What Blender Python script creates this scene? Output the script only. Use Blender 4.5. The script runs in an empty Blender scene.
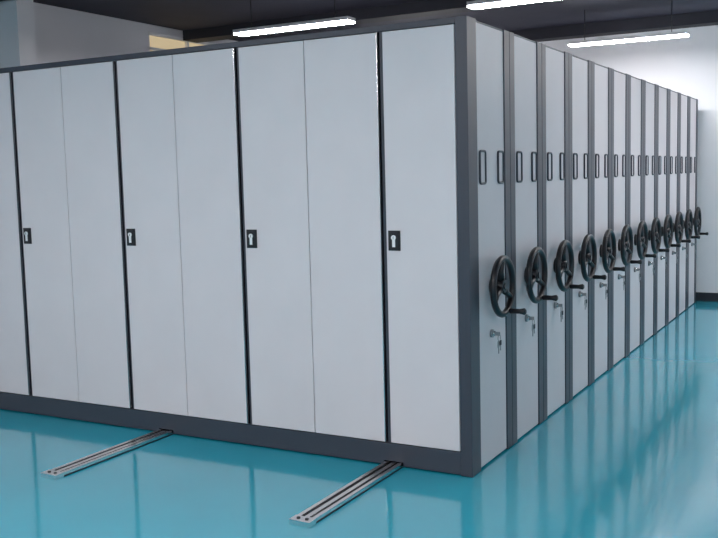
import bpy, bmesh, math
from mathutils import Matrix, Vector
sc=bpy.context.scene
sc.view_settings.view_transform='Standard'
# ------------------------------------------------ materials
def mat(name,col,rough=.5,metal=0,coat=0,noise=0,nscale=4,bump=0,bscale=400,emit=None,es=0,spec=.5):
    m=bpy.data.materials.new(name); m.use_nodes=True
    nt=m.node_tree; b=nt.nodes['Principled BSDF']
    b.inputs['Base Color'].default_value=(*col,1); b.inputs['Roughness'].default_value=rough
    b.inputs['Metallic'].default_value=metal; b.inputs['Coat Weight'].default_value=coat
    b.inputs['Coat Roughness'].default_value=.06
    b.inputs['Specular IOR Level'].default_value=spec
    if emit: b.inputs['Emission Color'].default_value=(*emit,1); b.inputs['Emission Strength'].default_value=es
    tc=nt.nodes.new('ShaderNodeTexCoord')
    if noise:
        n=nt.nodes.new('ShaderNodeTexNoise'); n.inputs['Scale'].default_value=nscale; n.inputs['Detail'].default_value=4
        nt.links.new(tc.outputs['Object'],n.inputs['Vector'])
        r=nt.nodes.new('ShaderNodeValToRGB')
        r.color_ramp.elements[0].position=.3; r.color_ramp.elements[1].position=.7
        r.color_ramp.elements[0].color=(*[c*(1-noise) for c in col],1); r.color_ramp.elements[1].color=(*[min(1,c*(1+noise)) for c in col],1)
        nt.links.new(n.outputs['Fac'],r.inputs['Fac']); nt.links.new(r.outputs['Color'],b.inputs['Base Color'])
    if bump:
        n=nt.nodes.new('ShaderNodeTexNoise'); n.inputs['Scale'].default_value=bscale
        nt.links.new(tc.outputs['Object'],n.inputs['Vector'])
        bp=nt.nodes.new('ShaderNodeBump'); bp.inputs['Strength'].default_value=bump; bp.inputs['Distance'].default_value=.01
        nt.links.new(n.outputs['Fac'],bp.inputs['Height']); nt.links.new(bp.outputs['Normal'],b.inputs['Normal'])
    return m
M_panel=mat('powder_coat_light_grey',(.66,.615,.63),.42,noise=.02,bump=.03,bscale=300)
M_frame=mat('powder_coat_slate',(.040,.045,.062),.42,bump=.03,bscale=300)
M_gap=mat('dark_gap',(.012,.013,.018),.7)
M_black=mat('black_plastic',(.008,.008,.011),.38)
M_steel=mat('brushed_steel',(.80,.79,.78),.2,1)
M_dsteel=mat('dull_nickel',(.35,.35,.36),.35,.9)
M_groove=mat('rail_groove',(.035,.035,.04),.5,.3)
M_white=mat('white_enamel',(.85,.85,.85),.4)
M_floor=mat('teal_epoxy_floor',(.022,.385,.52),.14,coat=.6,noise=.05,nscale=1.2,bump=.04,bscale=2.5)
M_wall=mat('painted_wall',(.76,.77,.80),.8,noise=.02,nscale=2)
M_ceil=mat('dark_ceiling_paint',(.035,.037,.06),.8,noise=.1,nscale=3)
M_beam=mat('black_beam_paint',(.012,.013,.022),.7)
M_base=mat('dark_baseboard',(.02,.022,.03),.5)
M_lamp=mat('lamp_diffuser',(.9,.9,.9),.5,emit=(1,.975,.985),es=80)
M_glass=mat('warm_lit_window',(.6,.5,.3),.3,emit=(1,.8,.5),es=.4)
# ------------------------------------------------ mesh builder
class B:
    def __init__(s): s.bm=bmesh.new(); s.mats=[]
    def mi(s,m):
        if m not in s.mats: s.mats.append(m)
        return s.mats.index(m)
    def box(s,x0,x1,y0,y1,z0,z1,m):
        v=[s.bm.verts.new(p) for p in [(x0,y0,z0),(x1,y0,z0),(x1,y1,z0),(x0,y1,z0),(x0,y0,z1),(x1,y0,z1),(x1,y1,z1),(x0,y1,z1)]]
        i=s.mi(m)
        for f in [(0,3,2,1),(4,5,6,7),(0,1,5,4),(1,2,6,5),(2,3,7,6),(3,0,4,7)]:
            s.bm.faces.new([v[k] for k in f]).material_index=i
    def sweep(s,pts,r,m,closed=False,seg=10,smooth=True,ry=None):
        pts=[Vector(p) for p in pts]; n=len(pts); rings=[]; i=s.mi(m)
        rr=r if isinstance(r,(list,tuple)) else [r]*n
        prevN=None
        for k in range(n):
            a=pts[k-1] if (closed or k>0) else pts[k]; b=pts[(k+1)%n] if (closed or k<n-1) else pts[k]
            t=(b-a).normalized()
            if prevN is None:
                up=Vector((1,0,0)) if abs(t.x)<.9 else Vector((0,0,1))
                N=(up-t*up.dot(t)).normalized()
            else: N=(prevN-t*prevN.dot(t)).normalized()
            prevN=N; Bn=t.cross(N)
            rings.append([s.bm.verts.new(pts[k]+(N*math.cos(q)+Bn*math.sin(q))*rr[k]) for q in [2*math.pi*j/seg for j in range(seg)]])
        for k in range(n if closed else n-1):
            A=rings[k]; C=rings[(k+1)%n]
            for j in range(seg):
                f=s.bm.faces.new([A[j],A[(j+1)%seg],C[(j+1)%seg],C[j]]); f.material_index=i; f.smooth=smooth
        if not closed:
            s.bm.faces.new(rings[0][::-1]).material_index=i; s.bm.faces.new(rings[-1]).material_index=i
    def cyl(s,a,b,r,m,seg=16,r2=None): s.sweep([a,b],[r,r if r2 is None else r2],m,seg=seg)
    def mesh(s,name):
        bmesh.ops.recalc_face_normals(s.bm,faces=s.bm.faces)
        me=bpy.data.meshes.new(name); s.bm.to_mesh(me); s.bm.free()
        for m in s.mats: me.materials.append(m)
        return me
def obj(name,me,parent=None,loc=(0,0,0),bevel=0):
    o=bpy.data.objects.new(name,me); sc.collection.objects.link(o); o.location=loc
    if parent: o.parent=parent
    if bevel:
        md=o.modifiers.new('bevel','BEVEL'); md.width=bevel; md.segments=2; md.limit_method='ANGLE'
    return o
def boxobj(name,x0,x1,y0,y1,z0,z1,m):
    b=B(); b.box(x0,x1,y0,y1,z0,z1,m); return obj(name,b.mesh(name))
# ------------------------------------------------ room
XL,XR,YN,YF,ZC=-5.24,3.4,-7.5,6.98,3.25
boxobj('floor',XL-.1,XR+.1,YN-.1,YF+.1,-.1,0,M_floor)
boxobj('ceiling',XL-.1,XR+.1,YN-.1,YF+.1,ZC,ZC+.1,M_ceil)
boxobj('wall_back',XL,XR,YF,YF+.1,0,ZC,M_wall)
boxobj('wall_front',XL,XR,YN-.1,YN,0,ZC,M_wall)
boxobj('wall_right',XR,XR+.1,YN,YF,0,ZC,M_wall)
# left wall with opening for the window
b=B(); wy0,wy1,wz0,wz1=3.71,5.1,2.2,3.17
b.box(XL-.1,XL,YN,wy0,0,ZC,M_wall); b.box(XL-.1,XL,wy1,YF,0,ZC,M_wall)
b.box(XL-.1,XL,wy0,wy1,0,wz0,M_wall); b.box(XL-.1,XL,wy0,wy1,wz1,ZC,M_wall)
obj('wall_left',b.mesh('wall_left'))
b=B(); b.box(XL-.07,XL-.05,wy0+.02,wy1-.02,wz0+.02,wz1-.02,M_glass)
for z in (wz0,2.98,wz1-.03): b.box(XL-.08,XL-.01,wy0,wy1,z,z+.03,M_white)
for y in (wy0,(wy0+wy1)/2-.015,wy1-.03): b.box(XL-.08,XL-.01,y,y+.03,wz0,wz1,M_white)
obj('window_1',b.mesh('window_1'))
boxobj('wall_pillar',XL,-4.8,1.53,1.72,0,ZC,M_wall)  # pillar standing out from the left wall
boxobj('soffit_beam',XL,XR,YF-.23,YF,3.12,ZC,M_beam)  # dark soffit beam along the top of the back wall
boxobj('ceiling_beam_1',XL,XR,4.3,4.55,3.14,ZC,M_beam)  # dark ceiling beam running across the room
boxobj('ceiling_beam_2',XL,XR,1.2,1.45,3.12,ZC,M_beam)  # second ceiling beam, nearer the camera
boxobj('baseboard_back',XL,XR,YF-.015,YF,0,.1,M_base)
boxobj('baseboard_right',XR-.015,XR,YN,YF,0,.1,M_base)
boxobj('baseboard_left',XL,XL+.015,YN,1.5,0,.1,M_base)
boxobj('baseboard_front',XL,XR,YN,YN+.015,0,.1,M_base)
# ------------------------------------------------ ceiling lights
b=B()
b.box(-.61,.61,-.065,.065,0,.014,M_lamp)
b.box(-.615,.615,-.071,.071,.014,.045,M_white)
for x in (-.45,.45): b.cyl((x,0,.045),(x,0,.37),.004,M_black,8)
lamp=b.mesh('linear_light')
for y in (-5.75,-2.85,2.98,5.84):
    for x in (-2.9,-.56,1.85):
        obj('ceiling_linear_light',lamp,loc=(x,y,2.88))
# ------------------------------------------------ shared end hardware
P=.5625; H=2.3; XE=-4.055
b=B()
# handwheel: rim, spokes, hub, shaft, crank
xw=.06; R=.148
b.sweep([(xw,R*math.cos(t),R*math.sin(t)) for t in [2*math.pi*k/40 for k in range(40)]],.0175,M_black,closed=True,seg=12)
for a in (90,210,330):
    a=math.radians(a); c,s=math.cos(a),math.sin(a)
    b.sweep([(xw-.012,c*.02,s*.02),(xw-.012,c*.08,s*.08),(xw,c*R,s*R)],[.022,.017,.014],M_black,seg=10)
b.cyl((0,0,0),(.016,0,0),.05,M_black,24,.042); b.cyl((.016,0,0),(xw+.012,0,0),.034,M_black,20); b.cyl((xw+.012,0,0),(xw+.018,0,0),.02,M_black,16)
hy,hz=R*math.cos(math.radians(-68)),R*math.sin(math.radians(-68))
b.cyl((xw,hy,hz),(xw+.04,hy,hz),.007,M_dsteel,12)
b.sweep([(xw+.012,hy,hz),(xw+.02,hy,hz),(xw+.07,hy,hz),(xw+.098,hy,hz),(xw+.106,hy,hz)],[.01,.015,.013,.019,.01],M_black,seg=14)
wheel=b.mesh('handwheel')
b=B() # lock with keys
b.cyl((0,0,0),(.012,0,0),.022,M_dsteel,20); b.cyl((.012,0,0),(.022,0,0),.014,M_steel,16)
b.box(.022,.05,-.002,.002,-.010,.010,M_dsteel)
b.sweep([(.045,.019*math.cos(t),-.022+.019*math.sin(t)) for t in [2*math.pi*k/18 for k in range(18)]],.002,M_dsteel,closed=True,seg=6)
b.box(.041,.044,-.016,.009,-.072,-.038,M_dsteel); b.box(.041,.044,-.007,.002,-.105,-.072,M_dsteel)
b.box(.046,.049,.002,.024,-.062,-.036,M_groove); b.box(.046,.049,.008,.016,-.09,-.062,M_dsteel)
lock=b.mesh('key_lock')
def rrect(w,h,r,x):
    pts=[]
    for cx,cz,a0 in ((w/2-r,h/2-r,0),(-w/2+r,h/2-r,90),(-w/2+r,-h/2+r,180),(w/2-r,-h/2+r,270)):
        for k in range(5):
            a=math.radians(a0+k*22.5); pts.append((x,cx+r*math.cos(a),cz+r*math.sin(a)))
    return pts
b=B(); b.sweep(rrect(.078,.165,.014,.004),.0062,M_frame,closed=True,seg=8)
b.box(0,.002,-.036,.036,-.078,.078,M_panel)
label=b.mesh('label_holder')
# ------------------------------------------------ cabinets
def body():
    b=B(); z0=.029; y1=P-.003
    b.box(XE,-.012,.006,y1-.006,.12,H-.012,M_frame)
    b.box(XE,-.03,.0,y1,z0,.12,M_frame)
    b.box(XE,-.001,0.001,y1-.001,H-.014,H-.001,M_frame)
    b.box(-.055,.006,0,.078,.004,H,M_frame)
    b.box(-.055,.006,y1-.083,y1,.004,H,M_frame)
    b.box(-.055,-.004,.07,y1-.08,.006,.08,M_frame)
    for x in (-.44,-2.0,-3.56):
        for y in (.1,.45): b.cyl((x-.012,y,.067),(x+.012,y,.067),.04,M_steel,18)
    return b
gen=body().mesh('cabinet_body')
b=B(); b.box(-.012,0,.0785,P-.0865,.012,H-.012,M_panel); endp=b.mesh('end_panel')
def add_unit(k):
    y0=.05+P*k
    o=obj('mobile_shelving_cabinet',gen,loc=(0,y0,0),bevel=.003)
    obj('end_panel',endp,o,bevel=.002)
    obj('handwheel',wheel,o,loc=(.0,.28,.945))
    obj('key_lock',lock,o,loc=(.0,.255,.695))
    for yy in (.15,.412): obj('label_holder',label,o,loc=(.0005,yy,1.57))
    return o
units=[add_unit(k) for k in range(12)]
# ---- first unit: door front (local y is world y - 0.05)
f=units[0]; Y=-.05
b=B()
# plinth, notched over the rails
xs=[XE,-3.56-.056,-3.56+.056,-2.0-.056,-2.0+.056,-.44-.056,-.44+.056,-.055]
b.box(XE,-.055,Y,0,.029,.125,M_frame)
for i in range(0,8,2): b.box(xs[i],xs[i+1],Y,-.005,.008,.031,M_frame)
b.box(XE,-.055,Y,0,H-.03,H,M_frame)           # head rail
b.box(-.055,.008,Y,.072,.002,H+.002,M_frame)   # corner post
b.box(XE,-.055,Y+.03,0,.125,H-.03,M_gap)      # dark recess behind doors
b.box(XE,XE+.02,Y,0,.125,H-.03,M_frame)
seams=[-.475-.897*k for k in range(4)]
for s in seams: b.box(s-.002,s+.018,Y+.012,Y+.03,.125,H-.03,M_frame)
obj('front_frame',b.mesh('front_frame'),f,bevel=.002)
zb,zt=.131,H-.034
def door(x0,x1,name):
    b=B(); b.box(x0,x1,Y-.004,Y+.02,zb,zt,M_panel)
    return obj(name,b.mesh(name),f,bevel=.003)
door(-.452,-.058,'door_leaf')
edges=seams+[XE]
for k in range(4):
    r=edges[k]-.012; l=edges[k+1]+.022
    if k==3: l=XE+.022
    mid=(r+l)/2-.005
    door(l,mid-.002,'door_leaf'); door(mid+.002,r,'door_leaf')
b=B()
for s in seams:
    b.box(s-.0115,s-.0075,Y-.007,Y+.02,zb,zt,M_steel)
obj('edge_strips',b.mesh('edge_strips'),f)
b=B()
b.box(-.034,.034,-.006,0,-.052,.052,M_black)
b.box(-.026,.026,-.009,-.006,-.042,.042,M_black)
b.cyl((0,-.009,.016),(0,-.016,.016),.013,M_white,18)
b.box(-.008,.008,-.014,-.009,-.033,.006,M_white)
b.box(-.0015,.0015,-.018,-.016,.008,.024,M_black)
dl=b.mesh('door_lock')
for s in seams: obj('door_lock',dl,f,loc=(s+.070,Y-.004,1.205),bevel=.002)
# ------------------------------------------------ floor rails
def rail(xc,name):
    b=B(); ya,yb=-.91,6.8; w=.05
    b.box(xc-w,xc+w,ya,yb,0,.008,M_groove)
    b.box(xc-w,xc-w+.02,ya+.03,yb,.008,.026,M_steel)
    b.box(xc+w-.02,xc+w,ya+.03,yb,.008,.026,M_steel)
    b.box(xc-.012,xc+.012,ya+.03,yb,.008,.024,M_steel)
    b.box(xc-w-.004,xc+w+.004,ya-.025,ya+.035,0,.027,M_steel)
    for dx in (-.022,.022): b.cyl((xc+dx,ya+.006,.027),(xc+dx,ya+.006,.031),.009,M_groove,16)
    obj(name,b.mesh('floor_rail'),bevel=.0015)
for x in (-.44,-2.0,-3.56): rail(x,'floor_rail')
# ------------------------------------------------ world + camera
w=bpy.data.worlds.new('world'); sc.world=w; w.use_nodes=True
w.node_tree.nodes['Background'].inputs[0].default_value=(.5,.55,.6,1); w.node_tree.nodes['Background'].inputs[1].default_value=.2
f_,pit,yaw,roll=929.956,.0999,.5061,-.0251
F=Vector((-math.sin(yaw)*math.cos(pit),math.cos(yaw)*math.cos(pit),-math.sin(pit)))
R_=Vector((math.cos(yaw),math.sin(yaw),0)); U=R_.cross(F)
R2=R_*math.cos(roll)+U*math.sin(roll); U2=-R_*math.sin(roll)+U*math.cos(roll)
cd=bpy.data.cameras.new('camera'); cd.sensor_width=36; cd.lens=f_/718*36; cd.clip_start=.05
co=bpy.data.objects.new('camera',cd); sc.collection.objects.link(co)
m=Matrix((R2,U2,-F)).transposed().to_4x4(); m.translation=Vector((1.7541,-4.2861,1.5428)); co.matrix_world=m
sc.camera=co
